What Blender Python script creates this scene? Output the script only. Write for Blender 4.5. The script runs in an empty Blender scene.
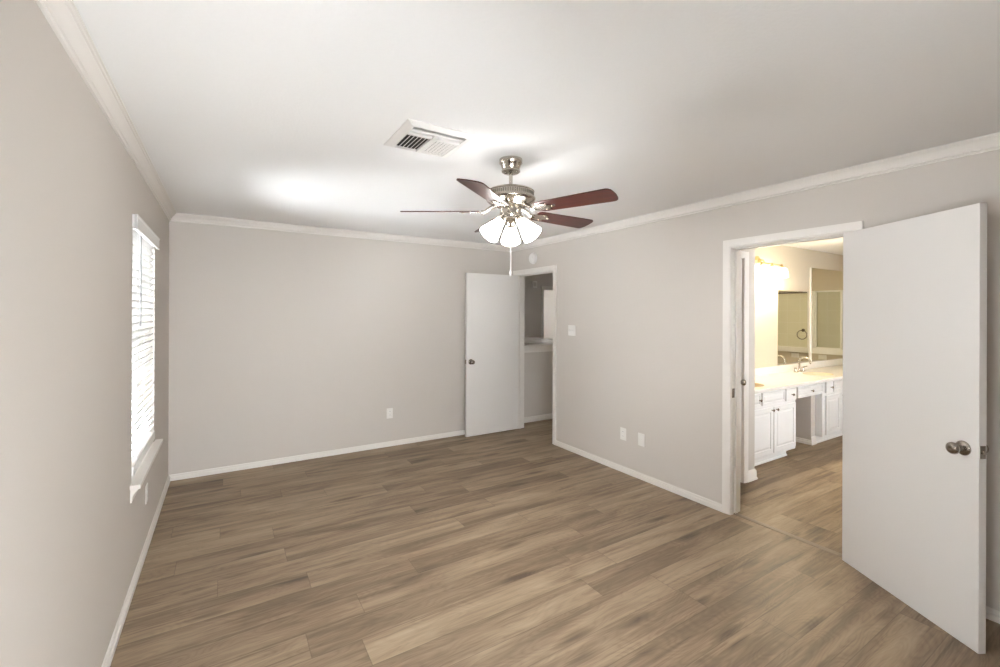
import bpy, bmesh, math, random
from mathutils import Vector, Matrix
random.seed(4)
S = bpy.context.scene
COL = S.collection
PI = math.pi
R = math.radians

# ------------------------------------------------------------------ camera, sky, exposure
cam_d = bpy.data.cameras.new('camera')
cam_d.sensor_width = 36.0
cam_d.lens = 442.28 / 1000 * 36.0
cam_d.shift_y = -(333.5 - 313.55) / 1000
cam_d.clip_start = 0.02
cam = bpy.data.objects.new('camera', cam_d)
COL.objects.link(cam)
YAW, ROLL, CAM_Z = 0.556, 0.0036, 1.5335
fw = Vector((math.sin(YAW), math.cos(YAW), 0))
rt = Vector((math.cos(YAW), -math.sin(YAW), 0))
up = rt.cross(fw)
r2 = rt * math.cos(ROLL) + up * math.sin(ROLL)
u2 = up * math.cos(ROLL) - rt * math.sin(ROLL)
cam.matrix_world = Matrix(((r2.x, u2.x, -fw.x, 0), (r2.y, u2.y, -fw.y, 0), (r2.z, u2.z, -fw.z, CAM_Z), (0, 0, 0, 1)))
S.camera = cam

w = bpy.data.worlds.new('World')
S.world = w
w.use_nodes = True
bg = w.node_tree.nodes['Background']
bg.inputs['Color'].default_value = (0.94, 0.97, 1.0, 1)
bg.inputs['Strength'].default_value = 28.0
FAN_W = 12.0          # watts per fan shade
FAN_GLOW = 17.0
BATH_W = 7.5
BATH_GLOW = 3.5

S.view_settings.view_transform = 'Standard'
S.view_settings.look = 'None'
S.view_settings.gamma = 1.0
S.view_settings.use_curve_mapping = False
S.view_settings.exposure = 0.87
try:
    S.cycles.use_denoising = True
    S.cycles.max_bounces = 14
    S.cycles.diffuse_bounces = 8
    S.cycles.sample_clamp_indirect = 6.0
except Exception:
    pass

# ------------------------------------------------------------------ room numbers
XL, XR, YB, YF, H = -0.434, 3.29, 5.003, -0.68, 2.435
WT = 0.12                      # partition thickness
BX1 = 8.3                      # end of the bathroom
VY = 2.95                      # vanity wall

# ------------------------------------------------------------------ materials
def new_mat(name):
    m = bpy.data.materials.new(name)
    m.use_nodes = True
    nt = m.node_tree
    return m, nt, nt.nodes['Principled BSDF']

def N(nt, kind, **kw):
    n = nt.nodes.new(kind)
    for k, v in kw.items():
        setattr(n, k, v)
    return n

def math_n(nt, op, a, b=None, c=None):
    n = nt.nodes.new('ShaderNodeMath')
    n.operation = op
    for i, v in enumerate((a, b, c)):
        if v is None:
            continue
        if isinstance(v, (int, float)):
            n.inputs[i].default_value = v
        else:
            nt.links.new(v, n.inputs[i])
    return n.outputs[0]

def plain(name, col, rough=0.5, metal=0.0, bump=0.0, bscale=60, var=0.0, spec=0.5):
    """solid colour with a faint procedural mottling and bump"""
    m, nt, b = new_mat(name)
    b.inputs['Roughness'].default_value = rough
    b.inputs['Metallic'].default_value = metal
    b.inputs['Specular IOR Level'].default_value = spec
    tc = N(nt, 'ShaderNodeTexCoord')
    no = N(nt, 'ShaderNodeTexNoise')
    no.inputs['Scale'].default_value = bscale
    no.inputs['Detail'].default_value = 3
    nt.links.new(tc.outputs['Object'], no.inputs['Vector'])
    mx = N(nt, 'ShaderNodeMix', data_type='RGBA')
    mx.inputs[6].default_value = (*[c * (1 - var) for c in col], 1)
    mx.inputs[7].default_value = (*[min(1, c * (1 + var)) for c in col], 1)
    nt.links.new(no.outputs['Fac'], mx.inputs[0])
    nt.links.new(mx.outputs[2], b.inputs['Base Color'])
    if bump:
        bp = N(nt, 'ShaderNodeBump')
        bp.inputs['Strength'].default_value = bump
        bp.inputs['Distance'].default_value = 0.004
        nt.links.new(no.outputs['Fac'], bp.inputs['Height'])
        nt.links.new(bp.outputs['Normal'], b.inputs['Normal'])
    return m

M = {}
M['wall'] = plain('greige_wall_paint', (0.612, 0.576, 0.537), 0.75, bump=0.12, bscale=140, var=0.012, spec=0.25)
M['ceiling'] = plain('textured_ceiling_paint', (0.86, 0.86, 0.855), 0.85, bump=0.35, bscale=70, var=0.012, spec=0.2)
M['trim'] = plain('white_trim_paint', (0.80, 0.775, 0.74), 0.4, bscale=20, var=0.01)
M['door'] = plain('white_door_paint', (0.78, 0.765, 0.745), 0.45, bump=0.03, bscale=220, var=0.01)
M['white'] = plain('white_plastic', (0.82, 0.81, 0.79), 0.4, bscale=30, var=0.01)
M['slat'] = plain('white_blind_slat', (0.86, 0.86, 0.85), 0.5, bscale=30, var=0.01)
def slat_mat():
    m, nt, b = new_mat('white_translucent_slat')
    b.inputs['Base Color'].default_value = (0.88, 0.88, 0.87, 1)
    b.inputs['Roughness'].default_value = 0.5
    tl = N(nt, 'ShaderNodeBsdfTranslucent')
    tl.inputs['Color'].default_value = (0.88, 0.88, 0.86, 1)
    mx = N(nt, 'ShaderNodeMixShader')
    mx.inputs[0].default_value = 0.12
    nt.links.new(b.outputs[0], mx.inputs[1])
    nt.links.new(tl.outputs[0], mx.inputs[2])
    nt.links.new(mx.outputs[0], nt.nodes['Material Output'].inputs['Surface'])
    return m
M['slats'] = slat_mat()
M['wand'] = plain('grey_clear_wand', (0.42, 0.42, 0.43), 0.3, bscale=30, var=0.02)
M['vinyl'] = plain('white_window_vinyl', (0.85, 0.85, 0.85), 0.4, bscale=30, var=0.01)
M['nickel'] = plain('brushed_nickel', (0.60, 0.56, 0.50), 0.22, 1.0, bscale=90, var=0.06)
M['nickel_dark'] = plain('satin_nickel_knob', (0.36, 0.32, 0.28), 0.25, 1.0, bscale=90, var=0.06)
M['brass'] = plain('antique_brass', (0.62, 0.47, 0.25), 0.3, 1.0, bscale=90, var=0.05)
M['chrome'] = plain('chrome', (0.8, 0.8, 0.8), 0.12, 1.0, bscale=60, var=0.02)
M['dark'] = plain('painted_duct_shade', (0.03, 0.028, 0.025), 0.8, bscale=20, var=0.05)
M['cab'] = plain('white_cabinet_paint', (0.82, 0.82, 0.82), 0.35, bscale=20, var=0.01)
M['counter'] = plain('cream_cultured_marble', (0.86, 0.835, 0.78), 0.18, bscale=6, var=0.03)
M['basin'] = plain('beige_basin', (0.62, 0.53, 0.38), 0.2, bscale=6, var=0.03)
M['ledge'] = plain('white_ledge', (0.88, 0.87, 0.83), 0.3, bscale=10, var=0.01)
M['slot'] = plain('dark_slot', (0.10, 0.095, 0.09), 0.6, bscale=20, var=0.05)
M['vent_slot'] = plain('shaded_nickel_slot', (0.30, 0.28, 0.25), 0.4, 0.8, bscale=40, var=0.05)
M['plate'] = plain('white_cover_plate', (0.80, 0.785, 0.755), 0.35, bscale=30, var=0.01)
M['strip'] = plain('threshold_strip', (0.20, 0.155, 0.115), 0.4, bscale=40, var=0.2)
M['white_metal'] = plain('white_enamelled_metal', (0.80, 0.785, 0.76), 0.4, bscale=40, var=0.01)

def mirror_mat():
    m, nt, b = new_mat('mirror_glass')
    b.inputs['Base Color'].default_value = (0.93, 0.94, 0.88, 1)
    b.inputs['Metallic'].default_value = 1.0
    b.inputs['Roughness'].default_value = 0.02
    return m
M['mirror'] = mirror_mat()

def glass_mat():
    m, nt, b = new_mat('clear_glass')
    out = nt.nodes['Material Output']
    gl = N(nt, 'ShaderNodeBsdfGlossy')
    gl.inputs['Roughness'].default_value = 0.02
    tr = N(nt, 'ShaderNodeBsdfTransparent')
    tr.inputs['Color'].default_value = (0.96, 0.96, 0.96, 1)
    fr = N(nt, 'ShaderNodeFresnel')
    fr.inputs['IOR'].default_value = 1.45
    mx = N(nt, 'ShaderNodeMixShader')
    nt.links.new(fr.outputs[0], mx.inputs[0])
    nt.links.new(tr.outputs[0], mx.inputs[1])
    nt.links.new(gl.outputs[0], mx.inputs[2])
    nt.links.new(mx.outputs[0], out.inputs['Surface'])
    return m
M['glass'] = glass_mat()

def tile_mat():
    m, nt, b = new_mat('sage_beige_tile')
    tc = N(nt, 'ShaderNodeTexCoord')
    mp = N(nt, 'ShaderNodeMapping')
    mp.inputs['Rotation'].default_value = (R(90), 0, R(90))
    nt.links.new(tc.outputs['Object'], mp.inputs['Vector'])
    sp = N(nt, 'ShaderNodeSeparateXYZ')
    nt.links.new(tc.outputs['Object'], sp.inputs[0])
    cb = N(nt, 'ShaderNodeCombineXYZ')
    nt.links.new(sp.outputs['Y'], cb.inputs[0])
    nt.links.new(sp.outputs['Z'], cb.inputs[1])
    br = N(nt, 'ShaderNodeTexBrick')
    br.offset = 0.0
    br.inputs['Scale'].default_value = 1.0
    br.inputs['Brick Width'].default_value = 0.2
    br.inputs['Row Height'].default_value = 0.2
    br.inputs['Mortar Size'].default_value = 0.003
    br.inputs['Color1'].default_value = (0.80, 0.79, 0.62, 1)
    br.inputs['Color2'].default_value = (0.78, 0.77, 0.60, 1)
    br.inputs['Mortar'].default_value = (0.86, 0.85, 0.74, 1)
    nt.links.new(cb.outputs[0], br.inputs['Vector'])
    nt.links.new(br.outputs['Color'], b.inputs['Base Color'])
    b.inputs['Roughness'].default_value = 0.25
    return m
M['tile'] = tile_mat()

def glow_mat(name, col, strength):
    m, nt, b = new_mat(name)
    b.inputs['Base Color'].default_value = (0.9, 0.88, 0.84, 1)
    b.inputs['Roughness'].default_value = 0.3
    b.inputs['Emission Color'].default_value = (*col, 1)
    b.inputs['Emission Strength'].default_value = strength
    return m
M['fan_shade'] = glow_mat('lit_frosted_fan_glass', (1.0, 0.985, 0.965), FAN_GLOW)
M['bath_shade'] = glow_mat('lit_frosted_bath_glass', (1.0, 0.88, 0.68), BATH_GLOW)

def wood_blade():
    m, nt, b = new_mat('mahogany_blade')
    tc = N(nt, 'ShaderNodeTexCoord')
    mp = N(nt, 'ShaderNodeMapping')
    mp.inputs['Scale'].default_value = (2.5, 45, 10)
    nt.links.new(tc.outputs['Object'], mp.inputs['Vector'])
    no = N(nt, 'ShaderNodeTexNoise')
    no.inputs['Scale'].default_value = 1.5
    no.inputs['Detail'].default_value = 6
    nt.links.new(mp.outputs[0], no.inputs['Vector'])
    cr = N(nt, 'ShaderNodeValToRGB')
    cr.color_ramp.elements[0].position = 0.3
    cr.color_ramp.elements[0].color = (0.036, 0.010, 0.008, 1)
    cr.color_ramp.elements[1].position = 0.72
    cr.color_ramp.elements[1].color = (0.095, 0.024, 0.018, 1)
    nt.links.new(no.outputs['Fac'], cr.inputs[0])
    nt.links.new(cr.outputs[0], b.inputs['Base Color'])
    b.inputs['Roughness'].default_value = 0.32
    return m
M['blade'] = wood_blade()

def floor_mat():
    m, nt, b = new_mat('vinyl_plank_floor')
    L = nt.links.new
    tc = N(nt, 'ShaderNodeTexCoord')
    sp = N(nt, 'ShaderNodeSeparateXYZ')
    L(tc.outputs['Object'], sp.inputs[0])
    x, y = sp.outputs['X'], sp.outputs['Y']
    PW, PL = 0.18, 1.5
    ys = math_n(nt, 'DIVIDE', math_n(nt, 'ADD', y, 0.055), PW)
    row = math_n(nt, 'FLOOR', ys)
    fy = math_n(nt, 'SUBTRACT', ys, row)
    wn = N(nt, 'ShaderNodeTexWhiteNoise', noise_dimensions='1D')
    L(row, wn.inputs['W'])
    xs = math_n(nt, 'ADD', math_n(nt, 'DIVIDE', x, PL), math_n(nt, 'MULTIPLY', wn.outputs['Value'], 7.0))
    colm = math_n(nt, 'FLOOR', xs)
    fx = math_n(nt, 'SUBTRACT', xs, colm)
    idv = N(nt, 'ShaderNodeCombineXYZ')
    L(row, idv.inputs[0]); L(colm, idv.inputs[1])
    w2 = N(nt, 'ShaderNodeTexWhiteNoise', noise_dimensions='2D')
    L(idv.outputs[0], w2.inputs['Vector'])
    pid = w2.outputs['Value']
    def noise(sx, sy, detail, dist=0.0, rough=0.55, off=0.0):
        v = N(nt, 'ShaderNodeCombineXYZ')
        L(math_n(nt, 'ADD', math_n(nt, 'MULTIPLY', x, sx), math_n(nt, 'MULTIPLY', pid, 37.0 + off)), v.inputs[0])
        L(math_n(nt, 'MULTIPLY', y, sy), v.inputs[1])
        L(math_n(nt, 'MULTIPLY', pid, 91.0 + off), v.inputs[2])
        n = N(nt, 'ShaderNodeTexNoise')
        n.inputs['Scale'].default_value = 1.0
        n.inputs['Detail'].default_value = detail
        n.inputs['Roughness'].default_value = rough
        n.inputs['Distortion'].default_value = dist
        L(v.outputs[0], n.inputs['Vector'])
        return n.outputs['Fac']
    broad = noise(1.15, 6.5, 4, 0.6)
    mid = noise(1.5, 34.0, 5, 0.7, off=5)
    fine = noise(5.0, 190.0, 4, 0.2, off=11)
    streak = noise(2.4, 62.0, 3, 0.5, off=7)
    sk = N(nt, 'ShaderNodeMapRange')
    sk.inputs[1].default_value = 0.52; sk.inputs[2].default_value = 0.72
    L(streak, sk.inputs[0])
    # streaks gather in patches
    patch = noise(1.4, 10.0, 2, 0.4, off=17)
    pk = N(nt, 'ShaderNodeMapRange')
    pk.inputs[1].default_value = 0.42; pk.inputs[2].default_value = 0.62
    L(patch, pk.inputs[0])
    skp = math_n(nt, 'MULTIPLY', sk.outputs[0], pk.outputs[0])
    # cathedral rings: contour lines of a stretched noise
    ringf = noise(1.3, 5.5, 2, 0.2, off=3)
    ring = math_n(nt, 'ABSOLUTE', math_n(nt, 'SINE', math_n(nt, 'MULTIPLY', ringf, 85.0)))
    # knots: sparse dark blotches
    kv = N(nt, 'ShaderNodeCombineXYZ')
    L(math_n(nt, 'ADD', math_n(nt, 'MULTIPLY', x, 1.7), math_n(nt, 'MULTIPLY', pid, 13.0)), kv.inputs[0])
    L(math_n(nt, 'ADD', math_n(nt, 'MULTIPLY', y, 8.0), math_n(nt, 'MULTIPLY', mid, 0.6)), kv.inputs[1])
    L(math_n(nt, 'MULTIPLY', pid, 50.0), kv.inputs[2])
    vo = N(nt, 'ShaderNodeTexVoronoi')
    vo.inputs['Scale'].default_value = 1.0
    L(kv.outputs[0], vo.inputs['Vector'])
    knot = N(nt, 'ShaderNodeMapRange')
    knot.inputs[1].default_value = 0.04; knot.inputs[2].default_value = 0.26
    knot.inputs[3].default_value = 1.0; knot.inputs[4].default_value = 0.0
    L(vo.outputs['Distance'], knot.inputs[0])
    t = math_n(nt, 'MULTIPLY_ADD', pid, 0.17, 0.035)
    t = math_n(nt, 'MULTIPLY_ADD', broad, 0.85, t)
    t = math_n(nt, 'MULTIPLY_ADD', mid, 0.40, t)
    t = math_n(nt, 'MULTIPLY_ADD', fine, 0.20, t)
    t = math_n(nt, 'MULTIPLY_ADD', ring, 0.055, t)
    t = math_n(nt, 'SUBTRACT', t, 0.395)
    t = math_n(nt, 'SUBTRACT', t, math_n(nt, 'MULTIPLY', skp, 0.22))
    t = math_n(nt, 'SUBTRACT', t, math_n(nt, 'MULTIPLY', knot.outputs[0], 0.30))
    cr = N(nt, 'ShaderNodeValToRGB')
    e = cr.color_ramp.elements
    e[0].position = 0.12; e[0].color = (0.090, 0.060, 0.038, 1)
    e[1].position = 0.92; e[1].color = (0.475, 0.380, 0.268, 1)
    e2 = e.new(0.36); e2.color = (0.178, 0.126, 0.081, 1)
    e3 = e.new(0.58); e3.color = (0.300, 0.226, 0.150, 1)
    L(t, cr.inputs[0])
    # seams
    ey = math_n(nt, 'MULTIPLY', math_n(nt, 'MINIMUM', fy, math_n(nt, 'SUBTRACT', 1.0, fy)), PW)
    ex = math_n(nt, 'MULTIPLY', math_n(nt, 'MINIMUM', fx, math_n(nt, 'SUBTRACT', 1.0, fx)), PL)
    ed = math_n(nt, 'MINIMUM', ey, ex)
    sm = N(nt, 'ShaderNodeMapRange')
    sm.inputs[1].default_value = 0.0006; sm.inputs[2].default_value = 0.0028
    sm.inputs[3].default_value = 0.68; sm.inputs[4].default_value = 1.0
    L(ed, sm.inputs[0])
    mx = N(nt, 'ShaderNodeMix', data_type='RGBA', blend_type='MULTIPLY')
    mx.inputs[0].default_value = 1.0
    L(cr.outputs[0], mx.inputs[6])
    cc = N(nt, 'ShaderNodeCombineColor')
    for i in range(3):
        L(sm.outputs[0], cc.inputs[i])
    L(cc.outputs[0], mx.inputs[7])
    L(mx.outputs[2], b.inputs['Base Color'])
    ro = math_n(nt, 'MULTIPLY_ADD', fine, 0.18, 0.36)
    L(ro, b.inputs['Roughness'])
    b.inputs['Specular IOR Level'].default_value = 0.4
    bp = N(nt, 'ShaderNodeBump')
    bp.inputs['Strength'].default_value = 0.15
    bp.inputs['Distance'].default_value = 0.002
    L(math_n(nt, 'MULTIPLY', fine, sm.outputs[0]), bp.inputs['Height'])
    L(bp.outputs['Normal'], b.inputs['Normal'])
    return m
M['floor'] = floor_mat()

# ------------------------------------------------------------------ mesh helpers
class MB:
    def __init__(self):
        self.v, self.f = [], []
    def add(self, vs, fs):
        o = len(self.v)
        self.v += [tuple(p) for p in vs]
        self.f += [tuple(i + o for i in f) for f in fs]
        return self
    def box(self, x0, x1, y0, y1, z0, z1, bev=0.0):
        if bev <= 0:
            vs = [(x, y, z) for z in (z0, z1) for y in (y0, y1) for x in (x0, x1)]
            return self.add(vs, [(0, 2, 3, 1), (4, 5, 7, 6), (0, 1, 5, 4), (2, 6, 7, 3), (0, 4, 6, 2), (1, 3, 7, 5)])
        bm = bmesh.new()
        bmesh.ops.create_cube(bm, size=1)
        for vv in bm.verts:
            vv.co = Vector(((x0 + x1) / 2 + vv.co.x * (x1 - x0), (y0 + y1) / 2 + vv.co.y * (y1 - y0), (z0 + z1) / 2 + vv.co.z * (z1 - z0)))
        bmesh.ops.bevel(bm, geom=bm.edges[:], offset=bev, segments=2, affect='EDGES', profile=0.6)
        return self.bm(bm)
    def bm(self, bm, mat=None):
        bm.verts.index_update()
        vs = [(mat @ q.co) if mat else q.co.copy() for q in bm.verts]
        fs = [[q.index for q in f.verts] for f in bm.faces]
        bm.free()
        return self.add(vs, fs)
    def xf(self, mat, start=0):
        for i in range(start, len(self.v)):
            self.v[i] = tuple(mat @ Vector(self.v[i]))
        return self
    def lathe(self, prof, n=32, mat=None, caps=True):
        vs, fs = [], []
        for r, z in prof:
            for k in range(n):
                a = 2 * PI * k / n
                vs.append(Vector((r * math.cos(a), r * math.sin(a), z)))
        for i in range(len(prof) - 1):
            for k in range(n):
                fs.append((i * n + k, i * n + (k + 1) % n, (i + 1) * n + (k + 1) % n, (i + 1) * n + k))
        if caps:
            fs.append(tuple(range(n))[::-1])
            fs.append(tuple((len(prof) - 1) * n + k for k in range(n)))
        if mat:
            vs = [mat @ p for p in vs]
        return self.add(vs, fs)
    def tube(self, pts, r, n=10, caps=True):
        pts = [Vector(p) for p in pts]
        rs = r if isinstance(r, (list, tuple)) else [r] * len(pts)
        vs, fs = [], []
        t0 = (pts[1] - pts[0]).normalized()
        u = t0.orthogonal().normalized()
        for i, p in enumerate(pts):
            t = (pts[min(i + 1, len(pts) - 1)] - pts[max(i - 1, 0)]).normalized()
            u = (u - t * u.dot(t)).normalized()
            v = t.cross(u)
            for k in range(n):
                a = 2 * PI * k / n
                vs.append(p + (u * math.cos(a) + v * math.sin(a)) * rs[i])
        for i in range(len(pts) - 1):
            for k in range(n):
                fs.append((i * n + k, i * n + (k + 1) % n, (i + 1) * n + (k + 1) % n, (i + 1) * n + k))
        if caps:
            fs.append(tuple(range(n))[::-1])
            fs.append(tuple((len(pts) - 1) * n + k for k in range(n)))
        return self.add(vs, fs)
    def run(self, p0, p1, nrm, prof, m0=0, m1=0):
        """sweep closed profile [(offset from wall, z)] from p0 to p1; m = mitre at the ends"""
        p0, p1, nrm = Vector((*p0, 0)), Vector((*p1, 0)), Vector((*nrm, 0))
        d = (p1 - p0).normalized()
        n = len(prof)
        vs = [p0 + d * o * m0 + nrm * o + Vector((0, 0, z)) for o, z in prof]
        vs += [p1 - d * o * m1 + nrm * o + Vector((0, 0, z)) for o, z in prof]
        fs = [(i, (i + 1) % n, n + (i + 1) % n, n + i) for i in range(n)]
        fs += [tuple(range(n))[::-1], tuple(range(n, 2 * n))]
        return self.add(vs, fs)
    def prism(self, poly, z0, z1):
        n = len(poly)
        vs = [(x, y, z0) for x, y in poly] + [(x, y, z1) for x, y in poly]
        fs = [(i, (i + 1) % n, n + (i + 1) % n, n + i) for i in range(n)]
        fs += [tuple(range(n))[::-1], tuple(range(n, 2 * n))]
        return self.add(vs, fs)
    def build(self, name, mat, parent=None, loc=None, smooth=20, rot=None):
        """vertices are in the parent's frame, or in the world when there is no parent; loc = the object's origin"""
        vs = self.v
        if loc is None:
            if parent is None:
                xs, ys, zs = zip(*vs)
                loc = ((min(xs) + max(xs)) / 2, (min(ys) + max(ys)) / 2, min(zs))
            else:
                loc = (0, 0, 0)
        me = bpy.data.meshes.new(name)
        me.from_pydata([(x - loc[0], y - loc[1], z - loc[2]) for x, y, z in vs], [], self.f)
        me.update()
        bm = bmesh.new(); bm.from_mesh(me)
        bmesh.ops.recalc_face_normals(bm, faces=bm.faces)
        bm.to_mesh(me); bm.free()
        if smooth:
            me.shade_smooth()
            me.set_sharp_from_angle(angle=R(smooth))
        for mm in (mat if isinstance(mat, (list, tuple)) else [mat]):
            me.materials.append(mm)
        o = bpy.data.objects.new(name, me)
        COL.objects.link(o)
        o.location = loc
        if parent:
            o.parent = parent
        return o

def tag(o, label, cat, group=None, kind=None):
    o['label'] = label
    o['category'] = cat
    if group: o['group'] = group
    if kind: o['kind'] = kind
    return o

def thing(name, label, cat, loc, rz=0.0, group=None, kind=None):
    o = bpy.data.objects.new(name, None)
    COL.objects.link(o)
    o.empty_display_size = 0.05
    o.location = loc
    o.rotation_euler = (0, 0, rz)
    return tag(o, label, cat, group, kind)

def struct(mb, name, mat, label, cat, **kw):
    return tag(mb.build(name, mat, **kw), label, cat, kind='structure')

def wall_cells(mb, axis, c0, c1, a0, a1, z0, z1, holes):
    """a wall slab c0..c1 thick across `axis`, running a0..a1, with rectangular holes (a0,a1,z0,z1)"""
    As = sorted({a0, a1, *[h[0] for h in holes], *[h[1] for h in holes]})
    for i in range(len(As) - 1):
        p, q = As[i], As[i + 1]
        cuts = sorted([(h[2], h[3]) for h in holes if h[0] <= p + 1e-6 and h[1] >= q - 1e-6])
        z = z0
        for hz0, hz1 in cuts + [(z1, z1)]:
            if hz0 > z + 1e-6:
                if axis == 'x':
                    mb.box(c0, c1, p, q, z, hz0)
                else:
                    mb.box(p, q, c0, c1, z, hz0)
            z = max(z, hz1)
    return mb

# ------------------------------------------------------------------ shell
mb = MB().box(XL - 0.2, BX1 + 0.2, YF - 0.2, 10.2, -0.1, 0)
struct(mb, 'floor', M['floor'], 'greyish brown wood-look plank floor of the empty bedroom', 'floor', loc=(0, 0, 0))
mb = MB().box(XL - 0.2, BX1 + 0.2, YF - 0.2, 10.2, H, H + 0.1)
struct(mb, 'ceiling', M['ceiling'], 'pale textured flat ceiling around the fan', 'ceiling', loc=(0, 0, H))

WY0, WY1, WZ0, WZ1 = 3.13, 4.035, 0.575, 2.05       # window opening
NW = (0.0, 0.46, 0.75, 1.5)      # small window added nearer than the view reaches, for its light
mb = wall_cells(MB(), 'x', XL - 0.15, XL, YF - 0.12, YB + 0.12, 0, H, [(WY0, WY1, WZ0, WZ1), NW])
struct(mb, 'wall_left', M['wall'], 'greige wall on the left holding the bright window', 'wall')
mb = wall_cells(MB(), 'y', YB, YB + WT, XL, XR + WT, 0, H, [])
struct(mb, 'wall_back', M['wall'], 'plain greige wall at the far end of the bedroom', 'wall')
DB = (1.182, 1.934)          # bathroom doorway, clear
DH = (4.105, 4.872)          # hall doorway, clear
J = 0.018
DZ = 2.038
mb = wall_cells(MB(), 'x', XR, XR + WT, YF - 0.12, YB, 0, H,
                [(DB[0] - J, DB[1] + J, 0, DZ + J), (DH[0] - J, DH[1] + J, 0, DZ + J)])
struct(mb, 'wall_right', M['wall'], 'long greige wall on the right pierced by two doorways', 'wall')
FW = (-0.35, 0.8, 0.45, 1.3)    # low window added behind the viewpoint for fill light
mb = wall_cells(MB(), 'y', YF - 0.12, YF, XL, XR, 0, H, [FW])
struct(mb, 'wall_front', M['wall'], 'greige near end wall of the bedroom with the added low window', 'wall')

# bathroom walls
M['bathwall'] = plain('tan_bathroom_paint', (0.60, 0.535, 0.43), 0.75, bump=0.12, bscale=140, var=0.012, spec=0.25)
mb = wall_cells(MB(), 'y', VY, VY + WT, XR + WT, BX1 + WT, 0, H, [])
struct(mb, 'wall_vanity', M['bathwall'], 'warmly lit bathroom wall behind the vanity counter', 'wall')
CY = 2.25
mb = wall_cells(MB(), 'y', CY, CY + WT, XR + WT, 4.2, 0, H, [(3.43 - J, 4.0 + J, 0, DZ + J)])
mb.box(4.1, 4.2, CY + WT, VY, 0, H)
struct(mb, 'wall_closet', M['wall'], 'narrow greige wall end beside the closet door in the bathroom', 'wall')
mb = wall_cells(MB(), 'x', BX1, BX1 + WT, -0.2, VY, 0, H, [])
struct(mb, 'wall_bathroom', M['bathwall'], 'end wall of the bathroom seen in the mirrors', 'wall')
mb = wall_cells(MB(), 'y', -0.32, -0.2, XR + WT, BX1 + WT, 0, H, [(4.9, 5.6, 1.0, 2.15)])  # hole for the added bathroom window
struct(mb, 'wall_bathroom_near', M['wall'], 'greige bathroom wall across from the vanity', 'wall')

# hall walls
HX1 = 6.6
FY = 7.3
DF = (5.60, 6.36)
mb = wall_cells(MB(), 'y', FY, FY + WT, XR, HX1 + WT, 0, H, [(DF[0] - J, DF[1] + J, 0, DZ + J)])
struct(mb, 'wall_hall', M['wall'], 'dim far wall of the hall with a doorway in it', 'wall')
mb = wall_cells(MB(), 'x', HX1, HX1 + WT, VY + WT, FY, 0, H, [(3.4, 3.75, 1.3, 1.85)])  # opening added out of view to let daylight into the hall
struct(mb, 'wall_hall_right', M['wall'], 'greige side wall of the hall on its right', 'wall')
mb = wall_cells(MB(), 'x', XR, XR + WT, YB + WT, FY, 0, H, [(5.8, 6.2, 1.3, 1.75)])  # unseen opening added to light the farther half wall
struct(mb, 'wall_stair', M['wall'], 'greige side wall of the stairwell behind the open door', 'wall')
mb = MB().box(XR + WT, 4.97, 5.10, 5.22, 0, 1.045)
struct(mb, 'wall_half', M['wall'], 'low greige half wall seen through the hall doorway', 'half wall')
mb = MB().box(4.85, 4.97, 5.22, FY, 0, 1.045)
struct(mb, 'wall_half_far', M['wall'], 'farther low half wall of the stairwell with white cap', 'half wall')
# the bright room past the hall: its walls, with an added opening on the left for daylight
mb = wall_cells(MB(), 'x', 6.9, 7.0, FY + WT, 10.0, 0, H, [])
struct(mb, 'wall_far_room', M['trim'], 'side wall of the room beyond the hall', 'wall')
mb = wall_cells(MB(), 'y', 9.6, 9.7, 4.2, 6.9, 0, H, [])
struct(mb, 'wall_far_room_end', M['trim'], 'pale wall glimpsed through the far hall doorway', 'wall')
mb = wall_cells(MB(), 'x', 4.2, 4.3, FY + WT, 9.6, 0, H, [(8.3, 8.65, 1.2, 1.75)])  # added opening, its daylight brightens the wall facing it
struct(mb, 'wall_far_room_left', M['trim'], 'pale left wall of the room beyond the hall', 'wall')

# ------------------------------------------------------------------ baseboards, crown
BP = [(0, 0), (0.016, 0), (0.016, 0.030), (0.010, 0.036), (0.009, 0.050), (0.004, 0.056), (0, 0.056)]
def base(name, label, runs):
    mb = MB()
    for r in runs:
        mb.run(*r[:3], BP, *r[3:])
    return struct(mb, name, M['trim'], label, 'baseboard')
CW = 0.060
base('baseboard_left', 'white baseboard along the left wall under the window', [((XL, YF), (XL, YB), (1, 0), 0, 1)])
base('baseboard_back', 'white baseboard along the far bedroom wall', [((XL, YB), (XR, YB), (0, -1), 1, 1)])
base('baseboard_right', 'white baseboard along the right wall between and beside the doorways', [
    ((XR, DB[1] + CW), (XR, DH[0] - CW), (-1, 0), 0, 0), ((XR, YF), (XR, DB[0] - CW), (-1, 0), 0, 0),
    ((XR, DH[1] + CW), (XR, YB), (-1, 0), 0, 1)])
BPB = [(0, 0), (0.022, 0), (0.020, 0.012), (0.014, 0.022), (0.013, 0.075), (0.008, 0.088), (0.004, 0.095), (0, 0.095)]
mb = MB().run((4.0 + CW, CY), (4.2, CY), (0, -1), BPB, 0, -1).run((4.2, CY), (4.2, 2.42), (1, 0), BPB, -1, 0)
struct(mb, 'baseboard_closet', M['trim'], 'white baseboard wrapping the wall end beside the closet door', 'baseboard')
mb = MB().run((XR + WT, 5.10), (4.97, 5.10), (0, -1), [(o, z * 1.35) for o, z in BP], 0, 0)
struct(mb, 'baseboard_hall', M['trim'], 'white baseboard at the foot of the half wall in the hall', 'baseboard')

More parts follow.
